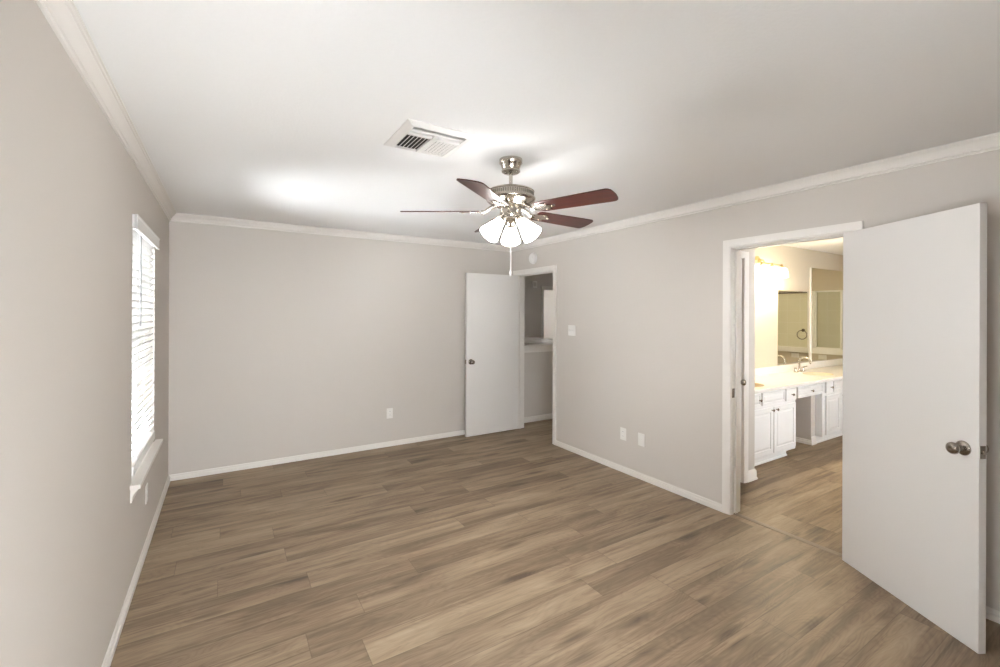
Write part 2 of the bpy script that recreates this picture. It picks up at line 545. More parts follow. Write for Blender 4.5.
CH, CO = 0.070, 0.058
CP = [(o, H - d) for o, d in ((0, .070), (.010, .070), (.013, .065), (.013, .061), (.009, .058), (.009, .055), (.017, .053), (.020, .046), (.026, .036),
      (.035, .026), (.043, .020), (.043, .0165), (.050, .015), (.053, .010), (.050, .008), (.050, .006), (.058, .006), (.058, 0), (0, 0))]
mb = MB().run((XL, YF), (XL, YB), (1, 0), CP, 1, 1)
struct(mb, 'trim_1', M['trim'], 'white crown moulding along the top of the left wall', 'crown moulding')
mb = MB().run((XL, YB), (XR, YB), (0, -1), CP, 1, 1)
struct(mb, 'trim_2', M['trim'], 'white crown moulding along the top of the far wall', 'crown moulding')
mb = MB().run((XR, YF), (XR, YB), (-1, 0), CP, 1, 1)
struct(mb, 'trim_3', M['trim'], 'white crown moulding along the top of the right wall', 'crown moulding')

# ------------------------------------------------------------------ door casings with jambs
CASE = [(0, 0), (0, 0.009), (0.006, 0.012), (0.012, 0.010), (0.022, 0.013), (0.040, 0.016), (0.052, 0.018), (0.060, 0.018), (0.060, 0)]
def casing(mb, a0, a1, zt, place, rev=0.005):
    """U-shaped moulding round an opening; place(a, z, t) -> world point"""
    n = len(CASE)
    rows = []
    for s in range(4):
        row = []
        for wv, t in CASE:
            wv += rev
            a = (a0 - wv) if s < 2 else (a1 + wv)
            z = 0.0 if s in (0, 3) else zt + wv
            row.append(place(a, z, t))
        rows.append(row)
    vs = [p for row in rows for p in row]
    fs = []
    for s in range(3):
        for i in range(n):
            fs.append((s * n + i, s * n + (i + 1) % n, (s + 1) * n + (i + 1) % n, (s + 1) * n + i))
    fs += [tuple(range(n)), tuple(3 * n + i for i in range(n))]
    return mb.add(vs, fs)

def doorway(name, label, axis, c0, c1, a0, a1, stop_c, strike=None):
    """casing on both faces, jamb and stop; the wall lies between c0 and c1"""
    mb = MB()
    pl = (lambda c, s: (lambda a, z, t: (c + s * t, a, z))) if axis == 'x' else (lambda c, s: (lambda a, z, t: (a, c + s * t, z)))
    casing(mb, a0, a1, DZ, pl(c0, -1))
    casing(mb, a0, a1, DZ, pl(c1, 1))
    o = struct(mb, name, M['trim'], label, 'door frame')
    loc = o.location
    jb, st = MB(), MB()
    def bx(b, u0, u1, c_0, c_1, z0, z1):
        if axis == 'x': b.box(c_0, c_1, u0, u1, z0, z1, 0.001)
        else: b.box(u0, u1, c_0, c_1, z0, z1, 0.001)
    bx(jb, a0 - J, a0, c0, c1, 0, DZ + J); bx(jb, a1, a1 + J, c0, c1, 0, DZ + J); bx(jb, a0, a1, c0, c1, DZ, DZ + J)
    s0, s1 = stop_c
    bx(st, a0, a0 + 0.011, s0, s1, 0, DZ); bx(st, a1 - 0.011, a1, s0, s1, 0, DZ); bx(st, a0 + 0.011, a1 - 0.011, s0, s1, DZ - 0.011, DZ)
    for b, nm in ((jb, 'jamb'), (st, 'door_stop')):
        b.v = [(x - loc[0], y - loc[1], z - loc[2]) for x, y, z in b.v]
        b.build(nm, M['trim'], o)
    if strike:
        b = MB().box(*strike, 0.0008)
        b.v = [(x - loc[0], y - loc[1], z - loc[2]) for x, y, z in b.v]
        b.build('strike_plate', M['nickel_dark'], o)['label'] = 'dull metal strike plate on the white jamb'
    return o
doorway('trim_4', 'white frame around the doorway to the bathroom', 'x', XR, XR + WT, *DB, (XR + 0.038, XR + 0.07),
        (XR + 0.004, XR + 0.034, DB[1] - 0.002, DB[1] + 0.001, 0.895, 0.965))
doorway('trim_5', 'white frame around the doorway to the dim hall', 'x', XR, XR + WT, *DH, (XR + 0.038, XR + 0.07),
        (XR + 0.004, XR + 0.034, DH[0] - 0.001, DH[0] + 0.002, 0.895, 0.965))
doorway('trim_6', 'white frame around the closet door inside the bathroom', 'y', CY, CY + WT, 3.46, 4.0, (CY + 0.05, CY + 0.08))
doorway('trim_7', 'white frame around the far doorway of the hall', 'y', FY, FY + WT, *DF, (FY + 0.05, FY + 0.08))

# threshold strip between bedroom and bathroom
mb = MB().run((3.335, DB[0]), (3.335, DB[1]), (1, 0), [(-0.022, 0), (-0.020, 0.004), (-0.010, 0.007), (0.010, 0.007), (0.020, 0.004), (0.022, 0)])
struct(mb, 'trim_8', M['strip'], 'brown threshold strip across the bathroom doorway', 'threshold')
# half-wall caps
def cap(x0, x1, y0, y1, name, label):
    b = MB().box(x0, x1, y0, y1, 1.045, 1.085, 0.006)
    b.box(x0 + 0.018, x1 - 0.018, y0 + 0.018, y1 - 0.018, 0.985, 1.045)
    b.box(x0 + 0.010, x1 - 0.010, y0 + 0.010, y1 - 0.010, 1.015, 1.045, 0.004)
    return struct(b, name, M['trim'], label, 'half wall cap')
cap(XR + WT, 5.0, 5.065, 5.255, 'trim_9', 'white moulded cap along the top of the nearer half wall')
cap(4.815, 5.005, 5.255, FY, 'trim_10', 'white moulded cap of the farther half wall in the hall')

# ------------------------------------------------------------------ knobs
def knob_mb(sign=-1):
    """round passage knob standing out along local y * sign from y=0"""
    prof = [(0.034, 0.0), (0.034, 0.003), (0.031, 0.007), (0.022, 0.010), (0.014, 0.013), (0.012, 0.022), (0.013, 0.030),
            (0.019, 0.034), (0.0255, 0.041), (0.028, 0.050), (0.0265, 0.058), (0.021, 0.064), (0.013, 0.067), (0.006, 0.0665), (0.002, 0.066)]
    return MB().lathe(prof, 28, Matrix.Rotation(R(90) if sign < 0 else R(-90), 4, 'X'))

def make_door(name, label, hinge, rz, length, pin, knob_x, kz=0.93, z0=0.012, z1=DZ - 0.003, knobs=(-1, 1)):
    d = thing(name, label, 'door', (hinge[0], hinge[1], 0), rz, kind='structure')
    T = 0.035
    b = MB().box(0, length, 0, T, z0, z1, 0.0015)
    b.build('door_leaf', M['door'], d)
    for s in knobs:
        k = knob_mb(s)
        y = 0 if s < 0 else T
        k.v = [(x + knob_x, yy + y, z + kz) for x, yy, z in k.v]
        k.build('door_knob', M['nickel_dark'], d, smooth=50)['label'] = 'round satin nickel door knob'
    lp = MB().box(length - 0.0005, length + 0.0015, T / 2 - 0.0125, T / 2 + 0.0125, kz - 0.029, kz + 0.029, 0.0005)
    lo = lp.build('latch_plate', M['nickel_dark'], d)
    lb = MB().box(length + 0.0015, length + 0.010, T / 2 - 0.007, T / 2 + 0.007, kz - 0.008, kz + 0.008, 0.002)
    lb.build('latch_bolt', M['nickel'], lo)
    for z in (0.2, 1.02, 1.85):
        py = T + 0.004 if pin else -0.004
        hg = MB().tube([(0.0, py, z - 0.045), (0.0, py, z + 0.045)], 0.0055, 10)
        hg.box(-0.001, 0.0005, T - 0.028 if pin else 0.0, T if pin else 0.028, z - 0.045, z + 0.045)
        hg.build('hinge', M['nickel_dark'], d)
    return d
make_door('door_1', 'white flush door swung wide open from the bathroom doorway, at right', (3.277, 1.216), R(240), 0.765, 1, 0.765 - 0.066, 0.914, 0.003, DZ + 0.004)
make_door('door_2', 'white flush door standing open against the far wall by the hall', (3.283, 4.870), R(180), 0.762, 0, 0.762 - 0.062, 0.935)

# closet door in the bathroom
d3 = thing('door_3', 'narrow white closet door with a small knob inside the bathroom', 'door', (3.463, CY + 0.008, 0), 0, kind='structure')
b = MB().box(0, 0.533, 0, 0.035, 0.012, DZ - 0.004, 0.0015)
b.build('door_leaf', M['door'], d3)
k = knob_mb(-1)
k.v = [(x + 0.533 - 0.06, y, z + 0.925) for x, y, z in k.v]
k.build('door_knob', M['nickel_dark'], d3, smooth=50)['label'] = 'round satin nickel door knob'

# ------------------------------------------------------------------ window
win = thing('window_1', 'tall bright window in the left wall behind the blind', 'window', (XL - 0.11, (WY0 + WY1) / 2, WZ0), 0, kind='structure')
hw, hh = (WY1 - WY0) / 2, WZ1 - WZ0
fr = MB()
for (y0, y1, z0, z1) in ((-hw, -hw + 0.035, 0, hh), (hw - 0.035, hw, 0, hh), (-hw, hw, hh - 0.035, hh), (-hw, hw, 0, 0.05)):
    fr.box(-0.035, 0.02, y0, y1, z0, z1, 0.003)
fr.build('window_frame', M['vinyl'], win)
for nm, z0, z1, xx in (('upper_sash', hh * 0.52, hh - 0.035, -0.022), ('lower_sash', 0.05, hh * 0.55, 0.0)):
    sb = MB()
    a, c = -hw + 0.035, hw - 0.035
    for (y0, y1, p, q) in ((a, a + 0.035, z0, z1), (c - 0.035, c, z0, z1), (a, c, z1 - 0.04, z1), (a, c, z0, z0 + 0.04)):
        sb.box(xx - 0.012, xx + 0.012, y0, y1, p, q, 0.002)
    so = sb.build(nm, M['vinyl'], win)
    MB().box(xx - 0.002, xx + 0.002, a + 0.035, c - 0.035, z0 + 0.04, z1 - 0.04).build('pane', M['glass'], so)
sl = MB().box(0.02, 0.155, -hw - 0.065, hw + 0.065, 0.0, 0.022, 0.004)
sl.v = [p for p in sl.v]
# the stool: horned ends over the wall, inner part fills the recess
sl = MB()
poly = [(0.02, -hw), (0.111, -hw), (0.111, -hw - 0.06), (0.156, -hw - 0.06), (0.156, hw + 0.07), (0.111, hw + 0.07), (0.111, hw), (0.02, hw)]
sl.prism(poly, 0.0, 0.022)
sl.build('window_sill', M['trim'], win)['label'] = 'white projecting window sill'
APR = [(0, -0.075), (0.006, -0.075), (0.008, -0.066), (0.009, -0.050), (0.013, -0.035), (0.021, -0.022), (0.030, -0.012), (0.034, -0.006), (0.034, 0), (0, 0)]
MB().run((0.111, -hw - 0.045), (0.111, hw + 0.055), (1, 0), APR).build('sill_apron', M['trim'], win)

# unseen bathroom window across from the vanity, added for daylight
w2 = thing('added_window_2', 'added unseen bathroom window in the wall across from the vanity', 'window', (5.25, -0.26, 1.0), 0, kind='structure')
fr = MB()
for (x0, x1, z0, z1) in ((-0.35, -0.31, 0, 1.15), (0.31, 0.35, 0, 1.15), (-0.35, 0.35, 1.11, 1.15), (-0.35, 0.35, 0, 0.04), (-0.31, 0.31, 0.56, 0.60)):
    fr.box(x0, x1, -0.03, 0.03, z0, z1, 0.003)
fr.build('window_frame', M['vinyl'], w2)
MB().box(-0.31, 0.31, -0.003, 0.003, 0.04, 1.11).build('pane', M['glass'], w2)

w3 = thing('added_window_3', 'added low window, unseen, in the near end wall of the bedroom', 'window', ((FW[0] + FW[1]) / 2, YF - 0.07, FW[2]), 0, kind='structure')  # added behind the viewpoint as a fill light
fr = MB()
fa_, fh_ = (FW[1] - FW[0]) / 2, FW[3] - FW[2]
for (x0, x1, z0, z1) in ((-fa_, -fa_ + 0.02, 0, fh_), (fa_ - 0.02, fa_, 0, fh_), (-fa_, fa_, fh_ - 0.02, fh_), (-fa_, fa_, 0, 0.02)):
    fr.box(x0, x1, -0.03, 0.03, z0, z1, 0.003)
fr.build('window_frame', M['vinyl'], w3)
MB().box(-fa_ + 0.02, fa_ - 0.02, -0.003, 0.003, 0.02, fh_ - 0.02).build('pane', M['glass'], w3)

w4 = thing('added_window_4', 'small added window, unseen, in the left wall nearer than the one with the blind', 'window', (XL - 0.11, (NW[0] + NW[1]) / 2, NW[2]), 0, kind='structure')  # added out of view to brighten the open door and near ceiling
fr = MB()
fa_, fh_ = (NW[1] - NW[0]) / 2, NW[3] - NW[2]
for (y0, y1, z0, z1) in ((-fa_, -fa_ + 0.02, 0, fh_), (fa_ - 0.02, fa_, 0, fh_), (-fa_, fa_, fh_ - 0.02, fh_), (-fa_, fa_, 0, 0.02)):
    fr.box(-0.03, 0.02, y0, y1, z0, z1, 0.003)
fr.build('window_frame', M['vinyl'], w4)
MB().box(-0.003, 0.003, -fa_ + 0.02, fa_ - 0.02, 0.02, fh_ - 0.02).build('pane', M['glass'], w4)

# blind
BXc = XL - 0.017
bl = thing('window_blind', 'white slatted faux-wood blind hanging in the bright left window', 'blind', (BXc, (WY0 + WY1) / 2, WZ0 + 0.022))
bh = WZ1 - WZ0 - 0.022
val = MB()
vx = XL + 0.026 - BXc
val.run((0, -hw - 0.02), (0, hw + 0.035), (1, 0), [(vx - 0.012, bh - 0.058), (vx - 0.003, bh - 0.058), (vx, bh - 0.054), (vx - 0.003, bh - 0.044), (vx - 0.003, bh + 0.008),
        (vx, bh + 0.014), (vx, bh + 0.022), (vx - 0.012, bh + 0.022)])
val.box(XL + 0.002 - BXc, vx - 0.006, -hw - 0.02, -hw - 0.012, bh - 0.056, bh + 0.020)
val.box(XL + 0.002 - BXc, vx - 0.006, hw + 0.027, hw + 0.035, bh - 0.056, bh + 0.020)
val.build('valance', M['slat'], bl)
MB().box(-0.022, 0.024, -hw + 0.008, hw - 0.012, bh - 0.045, bh - 0.002, 0.002).build('head_rail', M['slat'], bl)
ns = 30
z_lo, z_hi = 0.115, bh - 0.07
ss = MB()
tilt = R(-42)
for i in range(ns):
    z = z_lo + (z_hi - z_lo) * i / (ns - 1)
    st = len(ss.v)
    ss.run((0, -hw + 0.012), (0, hw - 0.03), (1, 0), [(-0.025, -0.0027), (0.0, -0.001), (0.025, -0.0027), (0.025, 0.0023), (0.0, 0.0042), (-0.025, 0.0023)])
    ss.xf(Matrix.Translation((0, 0, z)) @ Matrix.Rotation(tilt, 4, 'Y'), st)
ss.build('slats', M['slats'], bl)
MB().box(-0.026, 0.026, -hw + 0.012, hw - 0.03, 0.030, 0.086, 0.004).build('bottom_rail', M['slat'], bl)
for y in (-hw + 0.10, hw - 0.13):
    for xx in (-0.026, 0.026):
        MB().tube([(xx, y, 0.05), (xx, y, bh - 0.05)], 0.0009, 6).build('ladder_cord', M['slat'], bl)
wy = -hw + 0.135
MB().tube([(0.034, wy, bh - 0.075), (0.036, wy, bh - 0.085), (0.037, wy, bh - 0.50), (0.036, wy, bh - 0.60)], [0.003, 0.004, 0.0045, 0.005], 8).build('tilt_wand', M['wand'], bl)['label'] = 'thin grey tilt wand'

# ------------------------------------------------------------------ ceiling fan
FX, FYc = 1.4154, 2.1636
fan = thing('ceiling_fan', 'five-blade mahogany and nickel ceiling fan with three lit glass shades', 'ceiling fan', (FX, FYc, H))
zz = lambda z: z - H
MB().lathe([(0.062, 0.0), (0.067, -0.002), (0.067, -0.026), (0.060, -0.032), (0.050, -0.062), (0.054, -0.066), (0.054, -0.074), (0.044, -0.082), (0.026, -0.088), (0.012, -0.089)], 40).build('canopy', M['nickel'], fan, smooth=50)
MB().lathe([(0.011, -0.085), (0.011, -0.165)], 20).build('downrod', M['nickel'], fan, smooth=50)
MB().lathe([(0.013, -0.150), (0.019, -0.155), (0.020, -0.166), (0.028, -0.170)], 24).build('rod_collar', M['slot'], fan, smooth=50)
hb = MB().lathe([(0.024, -0.166), (0.060, -0.168), (0.098, -0.173), (0.122, -0.180), (0.136, -0.188), (0.138, -0.192), (0.134, -0.195), (0.135, -0.222), (0.142, -0.225),
                 (0.145, -0.232), (0.143, -0.241), (0.130, -0.253), (0.110, -0.262), (0.094, -0.268), (0.088, -0.276), (0.066, -0.279)], 56)
ho = hb.build('motor_housing', M['nickel'], fan, smooth=40)
vb = MB()
for i in range(64):
    a = 2 * PI * i / 64
    st = len(vb.v)
    vb.box(0.1335, 0.1362, -0.0032, 0.0032, -0.219, -0.199, 0.0006)
    vb.xf(Matrix.Rotation(a, 4, 'Z'), st)
vb.build('vent_slots', M['vent_slot'], ho)
MB().lathe([(0.060, -0.275), (0.064, -0.279), (0.064, -0.340), (0.060, -0.346), (0.050, -0.352)], 40).build('switch_housing', M['nickel'], fan, smooth=50)
MB().lathe([(0.056, -0.340), (0.066, -0.345), (0.066, -0.354), (0.050, -0.362), (0.034, -0.372), (0.026, -0.384), (0.020, -0.398), (0.008, -0.402)], 40).build('light_fitter', M['nickel'], fan, smooth=50)

ZB = 2.130 - H
def blade_outline():
    L0, L1 = 0.185, 0.643
    w0, w1 = 0.056, 0.068
    pts = [(L0, -w0 + 0.012), (L0 + 0.012, -w0), (L0 + 0.2, -w0 - 0.006), (L1 - 0.035, -w1)]
    for k in range(1, 6):
        a = -PI / 2 + (PI / 2) * k / 6
        pts.append((L1 - 0.035 + 0.030 * math.cos(a), -w1 + 0.030 + 0.030 * math.sin(a)))
    pts += [(L1 - 0.003, -0.03), (L1, 0.0), (L1 - 0.003, 0.03)]
    for k in range(1, 6):
        a = (PI / 2) * k / 6
        pts.append((L1 - 0.035 + 0.030 * math.cos(a), w1 - 0.030 + 0.030 * math.sin(a)))
    pts += [(L1 - 0.035, w1), (L0 + 0.2, w0 + 0.006), (L0 + 0.012, w0), (L0, w0 - 0.012)]
    return pts
for k in range(5):
    ang = R(147.26 + 72 * k)
    rot = Matrix.Rotation(ang, 4, 'Z') @ Matrix.Translation((0, 0, ZB)) @ Matrix.Rotation(R(12.7), 4, 'X').inverted()
    bm_ = MB().prism(blade_outline(), -0.003, 0.003)
    bo = bm_.build('blade', M['blade'], fan, smooth=30)
    bo.matrix_local = rot
    ir = MB()
    # blade iron: arm from the motor, forked plate under the blade
    ir.prism([(0.165, -0.020), (0.200, -0.034), (0.235, -0.040), (0.262, -0.034), (0.250, -0.018), (0.285, -0.010), (0.300, 0.0), (0.285, 0.010), (0.250, 0.018),
              (0.262, 0.034), (0.235, 0.040), (0.200, 0.034), (0.165, 0.020)], -0.0085, -0.0035)
    ir.tube([(0.172, 0.0, -0.006), (0.150, 0.0, -0.004), (0.120, 0.0, 0.018), (0.085, 0.0, 0.034)], [0.014, 0.013, 0.012, 0.014], 10)
    for (sx, sy) in ((0.235, -0.028), (0.235, 0.028), (0.282, 0.0)):
        st = len(ir.v)
        ir.lathe([(0.0055, -0.0115), (0.0055, -0.0085)], 10)
        ir.xf(Matrix.Translation((sx, sy, 0)), st)
    io = ir.build('blade_iron', M['nickel'], fan)
    io.matrix_local = rot

def bell(n=28, r0=0.026, r1=0.060, L=0.125, th=0.003):
    out = []
    prof = [(0.0, 0.95), (0.08, 1.05), (0.2, 1.22), (0.4, 1.55), (0.6, 1.88), (0.8, 2.20), (0.93, 2.42), (1.0, 2.5)]
    o = [(r0 * s * (r1 / (r0 * 2.5)), -L * t) for t, s in prof]
    i = [(max(r - th, 0.004), z) for r, z in o][::-1]
    return MB().lathe(o + i, n, caps=False)
for k, az in enumerate((56.8, 176.8, 296.8)):
    T = Matrix.Rotation(R(az), 4, 'Z') @ Matrix.Translation((0.058, 0, -0.356)) @ Matrix.Rotation(R(-41), 4, 'Y')
    arm = MB().lathe([(0.014, 0.030), (0.016, 0.010), (0.026, 0.004), (0.030, -0.002), (0.030, -0.018), (0.024, -0.020)], 24)
    ao = arm.build('lamp_socket', M['nickel'], fan, smooth=40)
    ao.matrix_local = T
    sh = bell(36).xf(Matrix.Translation((0, 0, -0.006)))
    so = sh.build('lamp_shade', M['fan_shade'], ao, smooth=50)
    so['label'] = 'glowing white bell glass shade'
    bu = MB().lathe([(0.012, -0.02), (0.013, -0.04), (0.022, -0.065), (0.026, -0.082), (0.022, -0.10), (0.010, -0.108), (0.002, -0.109)], 20)
    bu.build('bulb', M['fan_shade'], ao, smooth=50)
    ld = bpy.data.lights.new('fan_lamp', 'SPOT')
    ld.spot_size = R(172)
    ld.spot_blend = 0.5
    ld.energy = FAN_W
    ld.color = (1.0, 0.99, 0.975)
    ld.shadow_soft_size = 0.05
    lo = bpy.data.objects.new('fan_lamp', ld)
    COL.objects.link(lo)
    lo.parent = ao
    lo.location = (0, 0, -0.185)
pc = MB().tube([(0.0, 0.0, -0.400), (0.0, 0.0, -0.655)], 0.0014, 8)
pc.build('pull_chain', M['white'], fan)
MB().lathe([(0.002, -0.650), (0.0048, -0.656), (0.0055, -0.670), (0.004, -0.682), (0.001, -0.684)], 14).build('chain_pull', M['white'], fan, smooth=50)

# ------------------------------------------------------------------ ceiling register
vt = thing('air_vent', 'white square louvred air register set in the ceiling left of the fan', 'air vent', (0.897, 2.152, H))
hx, hy = 0.180, 0.188
MB().box(-hx + 0.02, hx - 0.02, -hy + 0.02, hy - 0.02, -0.003, -0.0005).build('dark_backing', M['dark'], vt)  # flat plate, the shade inside the duct is put into its colour
fl = MB()
def ring(b, x0, x1, y0, y1, w_, zt, zi):
    o = [(x0, y0), (x1, y0), (x1, y1), (x0, y1)]
    i = [(x0 + w_, y0 + w_), (x1 - w_, y0 + w_), (x1 - w_, y1 - w_), (x0 + w_, y1 - w_)]
    vs = [(x, y, 0) for x, y in o] + [(x, y, zt) for x, y in o] + [(x, y, zi) for x, y in i] + [(x, y, 0) for x, y in i]
    fs = []
    for k in range(4):
        q = (k + 1) % 4
        fs += [(k, q, 4 + q, 4 + k), (4 + k, 4 + q, 8 + q, 8 + k), (8 + k, 8 + q, 12 + q, 12 + k)]
    b.add(vs, fs)
ring(fl, -hx, hx, -hy, hy, 0.036, -0.004, -0.016)
y_a, y_b = -hy + 0.036, hy - 0.036
x_a, x_b = -hx + 0.036, hx - 0.036
ys0 = y_a + 0.092
fl.box(x_a, x_b, ys0 - 0.006, ys0 + 0.010, -0.018, -0.004)
fl.box(x_a, x_b, y_a + 0.042, y_a + 0.050, -0.018, -0.004)
fl.box(-0.010, 0.014, y_a + 0.05, y_b, -0.018, -0.004)
fl.box(x_a - 0.002, x_a + 0.006, y_a, y_b, -0.018, -0.002)
fl.build('frame', M['white_metal'], vt)
def louvre(b, along, c, a0, a1, ang, wd=0.020):
    st = len(b.v)
    b.box(a0, a1, -wd / 2, wd / 2, -0.0006, 0.0006)
    m = Matrix.Rotation(R(ang), 4, 'X')
    if along == 'x':
        b.xf(Matrix.Translation((0, c, -0.011)) @ m, st)
    else:
        b.xf(Matrix.Translation((c, 0, -0.011)) @ Matrix.Rotation(R(90), 4, 'Z') @ m, st)
g1, g2, g3 = MB(), MB(), MB()
louvre(g1, 'x', y_a + 0.014, x_a, x_b, 38, 0.026)
louvre(g1, 'x', y_a + 0.034, x_a, x_b, 38, 0.022)
for i in range(3):
    louvre(g1, 'x', y_a + 0.056 + 0.0125 * i, x_a, x_b, 30, 0.013)
for i in range(6):
    c = x_a + 0.012 + (0.110 / 5.4) * i
    louvre(g2, 'y', c, ys0 + 0.010, y_b, -38, 0.015)
for i in range(7):
    c = 0.022 + ((x_b - 0.022 - 0.008) / 6) * i
    louvre(g3, 'y', c, ys0 + 0.010, y_b, 24, 0.0125)
for g in (g1, g2, g3):
    g.build('louvres', M['white_metal'], vt, smooth=None)

# ------------------------------------------------------------------ smoke detector, switch, outlets
sd = thing('smoke_detector', 'round white smoke detector on the right wall above the hall doorway', 'smoke detector', (XR, 4.495, 2.228))
RX = Matrix.Rotation(R(-90), 4, 'Y')
MB().lathe([(0.072, 0.0), (0.072, 0.010), (0.069, 0.014)], 40, RX).build('mounting_base', M['white'], sd, smooth=50)
MB().lathe([(0.066, 0.014), (0.066, 0.026), (0.060, 0.034), (0.044, 0.037), (0.042, 0.034), (0.026, 0.034), (0.024, 0.038), (0.006, 0.039)], 40, RX).build('cover', M['white'], sd, smooth=50)

def plate_parts(parent, nrm_rot, w_=0.072, h_=0.117, kind='duplex'):
    """built in a frame whose +x points out of the wall, y sideways, z up"""
    b = MB().box(0, 0.006, -w_ / 2, w_ / 2, -h_ / 2, h_ / 2, 0.0022)
    po = b.xf(nrm_rot).build('cover_plate', M['plate'], parent)
    if kind == 'duplex':
        for s in (-1, 1):
            r_ = MB().box(0.005, 0.0085, -0.017, 0.017, s * 0.021 - 0.014, s * 0.021 + 0.014, 0.0015).xf(nrm_rot).build('receptacle', M['white'], parent)
            q = MB()
            for yy in (-0.0065, 0.0065):
                q.box(0.0083, 0.0089, yy - 0.0013, yy + 0.0013, s * 0.021 - 0.002, s * 0.021 + 0.006)
            q.xf(nrm_rot).build('slots', M['slot'], r_)
        MB().box(0.0055, 0.0068, -0.003, 0.003, -0.003, 0.003, 0.0006).xf(nrm_rot).build('screw', M['white'], parent)
    elif kind == 'cable':
        MB().lathe([(0.0085, 0.005), (0.0085, 0.008), (0.0045, 0.0085), (0.0045, 0.015), (0.002, 0.015)], 16, nrm_rot @ Matrix.Rotation(R(90), 4, 'Y')).build('cable_jack', M['plate'], parent, smooth=50)
        for s in (-1, 1):
            MB().box(0.0055, 0.0068, -0.003, 0.003, s * 0.042 - 0.003, s * 0.042 + 0.003, 0.0006).xf(nrm_rot).build('screw', M['white'], parent)
    elif kind == 'switch':
        for s in (-1, 1):
            r_ = MB().box(0.0055, 0.0072, s * 0.023 - 0.0055, s * 0.023 + 0.0055, -0.0125, 0.0125, 0.0006).xf(nrm_rot).build('switch_slot', M['white'], parent)
            tg = MB().box(0.0, 0.015, -0.0045, 0.0045, -0.005, 0.005, 0.001).xf(Matrix.Translation((0.006, s * 0.023, 0)) @ Matrix.Rotation(R(-25), 4, 'Y'))
            tg.xf(nrm_rot).build('toggle', M['white'], r_)
    return po
ROT_R = Matrix.Rotation(PI, 4, 'Z')          # faces -x
ROT_B = Matrix.Rotation(R(-90), 4, 'Z')      # faces -y
ROT_L = Matrix.Identity(4)                   # faces +x
o = thing('light_switch', 'white double toggle switch plate beside the hall doorway', 'light switch', (XR, 3.770, 1.348))
plate_parts(o, ROT_R, 0.117, 0.117, 'switch')
o = thing('wall_outlet', 'white outlet low on the right wall, the one nearer the hall', 'outlet', (XR, 3.015, 0.369), group='outlets in the bedroom')
plate_parts(o, ROT_R)
o = thing('cable_plate', 'white wall plate low on the right wall, the one nearer the bathroom', 'wall plate', (XR, 2.795, 0.366))
plate_parts(o, ROT_R, kind='cable')
o = thing('wall_outlet', 'white outlet low on the far wall left of the open door', 'outlet', (1.615, YB, 0.379), group='outlets in the bedroom')
plate_parts(o, ROT_B)
o = thing('wall_outlet', 'white outlet low on the left wall under the window sill', 'outlet', (XL, 3.665, 0.352), group='outlets in the bedroom')
plate_parts(o, ROT_L)
o = thing('door_chime', 'small pale box high on the dim hall wall', 'door chime', (5.35, FY, 2.06))
MB().box(-0.055, 0.055, -0.035, 0, 0, 0.14, 0.006).build('cover', M['plate'], o)
MB().box(-0.035, 0.035, -0.0365, -0.034, 0.03, 0.11, 0.001).build('grille', M['wall'], o)

# ------------------------------------------------------------------ vanity
CF = 2.415                 # carcass front
CT = 0.782                 # counter top height
def panel_front(x0, x1, z0, z1, t=0.018, frame=0.045, raised=True):
    """cabinet front standing out toward -y from y=0, with a raised field"""
    b = MB()
    rows = [(0, 0.0), (0, -t + 0.003), (0.003, -t)]
    if raised:
        rows += [(frame, -t), (frame + 0.005, -t + 0.007), (frame + 0.010, -t + 0.007), (frame + 0.028, -t + 0.001)]
    vs = []
    for ins, y in rows:
        vs += [(x0 + ins, y, z0 + ins), (x1 - ins, y, z0 + ins), (x1 - ins, y, z1 - ins), (x0 + ins, y, z1 - ins)]
    fs = [(0, 1, 2, 3)]
    for i in range(len(rows) - 1):
        for k in range(4):
            q = (k + 1) % 4
            fs.append((i * 4 + k, i * 4 + q, i * 4 + 4 + q, i * 4 + 4 + k))
    n = (len(rows) - 1) * 4
    fs.append((n, n + 1, n + 2, n + 3))
    return b.add(vs, fs)
def pull(parent, x, z):
    b = MB().lathe([(0.006, 0.0), (0.005, 0.010), (0.008, 0.014), (0.013, 0.018), (0.014, 0.023), (0.010, 0.027), (0.003, 0.028)], 18, Matrix.Rotation(R(90), 4, 'X'))
    b.v = [(xx + x, y - 0.018, zz_ + z) for xx, y, zz_ in b.v]
    b.build('knob', M['nickel_dark'], parent)['label'] = 'small dull metal knob'

def cabinet(label, x0, x1, fronts, toe, zbot):
    c = thing('vanity_cabinet', label, 'cabinet', (x0, CF, 0))
    W = x1 - x0
    D, zt = VY - CF - 0.002, CT - 0.0345
    cb = MB().box(0, W, 0, 0.018, zbot, zt, 0.001).box(0, 0.016, 0.018, D, zbot, zt).box(W - 0.016, W, 0.018, D, zbot, zt)
    cb.box(0.016, W - 0.016, D - 0.006, D, zbot, zt).box(0.016, W - 0.016, 0.018, D - 0.006, zbot, zbot + 0.016)
    cb.build('body', M['cab'], c)
    tb = MB().box(toe[0] - x0, toe[1] - x0, toe[2] - CF, VY - CF - 0.002, 0, zbot)
    tb.run((toe[0] - x0, toe[2] - CF), (toe[1] - x0, toe[2] - CF), (0, -1), [(0, 0), (0.012, 0), (0.010, 0.010), (0.004, 0.018), (0, 0.018)])
    tb.build('toe_kick', M['cab'], c)
    for kind, a, b_, z0, z1, kx in fronts:
        f = panel_front(a - x0, b_ - x0, z0, z1, frame=0.05 if kind == 'door' else 0.022, raised=True if kind == 'door' else (b_ - a) > 0.25)
        fo = f.build('door' if kind == 'door' else 'drawer_front', M['cab'], c, smooth=None)
        if kx is not None:
            pull(fo, kx - x0, (z1 - 0.03) if kind == 'door' else (z0 + z1) / 2)
    return c
zD0, zD1, zF0, zF1 = 0.095, 0.575, 0.605, 0.735
